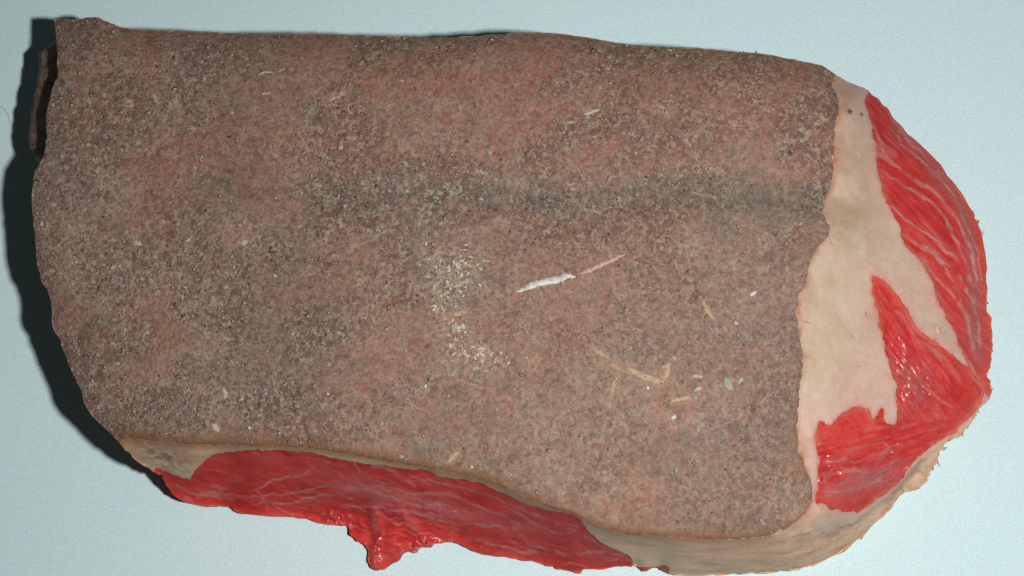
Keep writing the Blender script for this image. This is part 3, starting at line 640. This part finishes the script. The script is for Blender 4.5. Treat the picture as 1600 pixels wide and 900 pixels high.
big = [(1176, 459, 7, 3.6, .9, M_WHITE), (1150, 505, 3.6, 2.8, .3, M_WHITE), (1053, 652, 5, 3.6, .5, M_WHITE), (1013, 607, 3.2, 3, 0, M_WHITE), (1086, 621, 5, 3.5, .3, M_PALE), (665, 382, 4, 2.3, 0, M_WHITE), (666, 603, 3, 3, 0, M_WHITE), (670, 599, 2.2, 2, 0, M_PALE),
       (634, 547, 3, 5.2, -.3, M_PALE), (605, 514, 2.2, 2.2, 0, M_WHITE), (617, 453, 2.4, 2.4, 0, M_PALE), (513, 615, 2.6, 2.4, 0, M_WHITE), (514, 570, 3.2, 3.4, 0, M_PALE), (378, 624, 2.6, 2.2, 0, M_WHITE), (391, 668, 3, 2.6, 0, M_WHITE), (415, 616, 2, 1.6, 0, M_WHITE),
       (710, 509, 7, 6, .2, M_PALE), (1138, 602, 12, 8, .5, M_GREYCHIP), (1140, 604, 7, 5, .3, M_PALE), (1132, 514, 5, 7, .4, M_STRAW), (1190, 815, 6, 4, .4, M_GREYCHIP), (176, 417, 4.5, 5, 0, M_PALE), (187, 416, 3.5, 4, 0, M_PALE), (131, 328, 7, 4, .2, M_STRAW), (65, 350, 4, 5, 0, M_PALE),
       (430, 432, 4, 2, -.5, M_WHITE), (1057, 88, 5, 2.4, -.3, M_PALE), (1048, 80, 2, 3, 0, M_PALE), (935, 110, 2, 2, 0, M_PALE), (533, 230, 5, 6, .2, M_PALE), (765, 239, 5, 3, 0, M_PALE), (250, 112, 2, 2, 0, M_PALE), (738, 730, 3, 2.5, 0, M_WHITE), (799, 742, 2, 2, 0, M_WHITE), (1091, 672, 2, 2, 0, M_WHITE), (1155, 150, 5, 2, 0, M_PALE), (1100, 680, 2, 2, 0, M_PALE),
       (1056, 735, 6, 3, .3, M_GREYCHIP), (305, 262, 4, 3, 0, M_PALE), (315, 245, 5, 2, .6, M_PALE), (314, 250, 2, 4, 0, M_PALE), (708, 562, 2.4, 6, 0, M_PALE), (728, 565, 3, 7, .2, M_PALE), (742, 575, 4, 7, .3, M_PALE), (752, 560, 3, 5, -.3, M_PALE), (774, 562, 3, 6, .2, M_PALE), (758, 575, 2, 5, .1, M_PALE)]
for i, (u, v, rx, ry, a, m) in enumerate(big): put_blob('fleck', FL[m][i % 4], u, v, rx, ry, .00055, a, crust)
r = np.random.default_rng(77); cnt = 0
while cnt < 150:                                                       # scattered single flecks, thicker where the rind is scaly
    u, v = r.uniform(60, 1290), r.uniform(60, 820)
    i, k = int(round(v / ST)), int(round((u + 8) / ST))
    if lab[i, k] != 1 or not ins[i, k] or dLeft[i, k] < 7 or dTop[i, k] < 7 or r.random() > .12 + .5 * grain[i, k] ** 2 + .9 * pale[i, k]: continue
    s = r.uniform(1.3, 3.0); m = M_PALE if r.random() < .8 else M_GREYCHIP
    put_blob('fleck', FL[m][cnt % 4], u, v, s * r.uniform(.8, 1.9), s, .0004, r.uniform(0, 3.1), crust); cnt += 1

for q in range(88):                                                    # feathery pale scale left of the scar
    cx, cy, sx, sy = ((716, 424, 22, 20), (694, 462, 12, 24), (748, 552, 26, 12), (716, 525, 10, 18))[(0, 0, 0, 1, 2, 2, 3)[q % 7]]
    u, v = cx + sx * r.normal(), cy + sy * r.normal()
    put_blob('fleck', FL[M_CREAM][q % 4], u, v, r.uniform(2.2, 5.5), r.uniform(1.1, 2.1), .00028, (.95 if cy < 500 else 1.6) + r.normal(0, .35), crust, .3)

# uncountable fine grit of the rind, one mesh of joined grains per colour
base = np.array([(1, 0, 0), (-1, 0, 0), (0, 1, 0), (0, -1, 0), (0, 0, 1), (0, 0, -.6)], float)
bf = np.array([(0, 2, 4), (2, 1, 4), (1, 3, 4), (3, 0, 4), (2, 0, 5), (1, 2, 5), (3, 1, 5), (0, 3, 5)])
M_GRIT = plain('pale_rind_grain', (0.36, 0.315, 0.25), .7, .25, 1500, .08)
for m, N, nm in ((M_GRIT, 1500, 'pale_grit'), (M_ORANGE, 500, 'orange_grit'), (M_REDDISH, 600, 'reddish_grit'), (M_MAUVE, 700, 'mauve_grit'), (M_DARK, 150, 'dark_grit')):
    vv_, ff_ = [], []; c = 0
    while c < N:
        u, v = r.uniform(48, 1312, 4000), r.uniform(30, 842, 4000)
        i, k = np.round(v / ST).astype(int), np.round((u + 8) / ST).astype(int)
        w = .02 + .9 * grain[i, k] ** 2 + (.8 * pale[i, k] if m is M_GRIT else 0)
        ok = (lab[i, k] == 1) & ins[i, k] & (dB[i, k] > 3) & (r.random(4000) < w)
        for ii, kk in zip(i[ok], k[ok]):
            if c >= N: break
            s = r.uniform(1.0, 2.7) * PX
            q = base * (1 + .3 * r.normal(size=(6, 1))) * np.array([s * r.uniform(.8, 1.8), s, s * .5])
            th = r.uniform(0, 6.3); ca, sa = math.cos(th), math.sin(th)
            q = q @ np.array([[ca, -sa, 0], [sa, ca, 0], [0, 0, 1]]).T
            vv_.append(q + P[ii, kk] + NRM[ii, kk] * s * .15 + np.array([r.normal() * PX, r.normal() * PX, 0])); ff_.append(bf + 6 * c); c += 1
    o = obj(nm, np.concatenate(vv_), np.concatenate(ff_), m, crust); o['kind'] = 'stuff'

M_NICK = plain('red_nick', (0.48, 0.20, 0.14), .35, .2, 900, .4)
M_FATBIT = plain('fat_shred', (0.60, 0.42, 0.32), .35, .15, 900, .4)
for p, w, m in (([(1351, 484), (1353, 491), (1356, 500)], 3, M_NICK), ([(1254, 502), (1261, 504), (1266, 505)], 2.4, M_NICK), ([(1459, 506), (1467, 512), (1471, 522)], 3, M_NICK), ([(1462, 510), (1466, 516), (1468, 521)], 6, M_FATBIT),
                ([(1330, 520), (1331, 524), (1333, 527)], 2, M_NICK), ([(1296, 238), (1300, 243), (1302, 250)], 3, M_FATBIT), ([(1338, 236), (1341, 241), (1342, 246)], 2, M_FATBIT), ([(1322, 262), (1325, 265), (1327, 270)], 2, M_STRAW), ([(1340, 570), (1341, 572), (1343, 574)], 2, M_STRAW), ([(1298, 378), (1300, 380), (1302, 384)], 2, M_STRAW)):
    strip('nick', p, w, .0003, m, fat, int(p[0][0]), 4, 4)

# ragged crumbs of muscle along the right rim
M_SHRED = plain('muscle_crumb', (0.50, 0.15, 0.10), .3, .3, 900, .5)
M_SHRED2 = plain('pale_crumb', (0.55, 0.36, 0.22), .4, .3, 900, .5)
SH = [blob_mesh('shred', 400 + k, M_SHRED if k % 2 else M_SHRED2, 1, .3) for k in range(6)]
rr = np.random.default_rng(9)
seg = [(u, v) for u, v in SIL if (u > 1500 and v > 330) or (u > 1445 and 600 < v < 770) or (u > 1355 and v < 150 and v > 139)]
for k in range(34):
    u, v = seg[rr.integers(len(seg))]
    z = Z[int(round(v / ST)), min(int(round((u + 8) / ST)), Wd - 1)]
    p = ray(u - 1 + rr.normal(0, .8), v + rr.normal(0, 1.0), min(z, .03)); s = rr.uniform(1.0, 2.8) * PX
    o = bpy.data.objects.new('shred', SH[k % 6]); COL.objects.link(o); o.parent = root
    o.location = p; o.scale = (s * rr.uniform(.8, 2.6), s, s * .7); o.rotation_euler = (0, 0, rr.uniform(0, 6))

# a hair lying on the board
hp = curve([(-6, 163), (3, 168), (9, 173), (13, 181), (15, 190)], 6)
hv, hf = [], []
for i, (u, v) in enumerate(hp):
    p = ray(u, v, .00016); a = hp[max(i - 1, 0)]; b = hp[min(i + 1, len(hp) - 1)]
    d = np.array([b[0] - a[0], -(b[1] - a[1]), 0]); d /= np.linalg.norm(d); sd = np.array([-d[1], d[0], 0])
    for q in range(6):
        th = q * math.pi / 3; hv.append(p + sd * math.cos(th) * .00011 + np.array([0, 0, math.sin(th) * .00011]))
for i in range(len(hp) - 1):
    for q in range(6): hf.append((i * 6 + q, i * 6 + (q + 1) % 6, (i + 1) * 6 + (q + 1) % 6, (i + 1) * 6 + q))
hair = obj('hair', hv, hf, plain('pinkish_hair', (0.50, 0.40, 0.36), .5, .1))
hair['label'] = 'single fine pinkish hair curled on the pale board at the far left'; hair['category'] = 'hair'
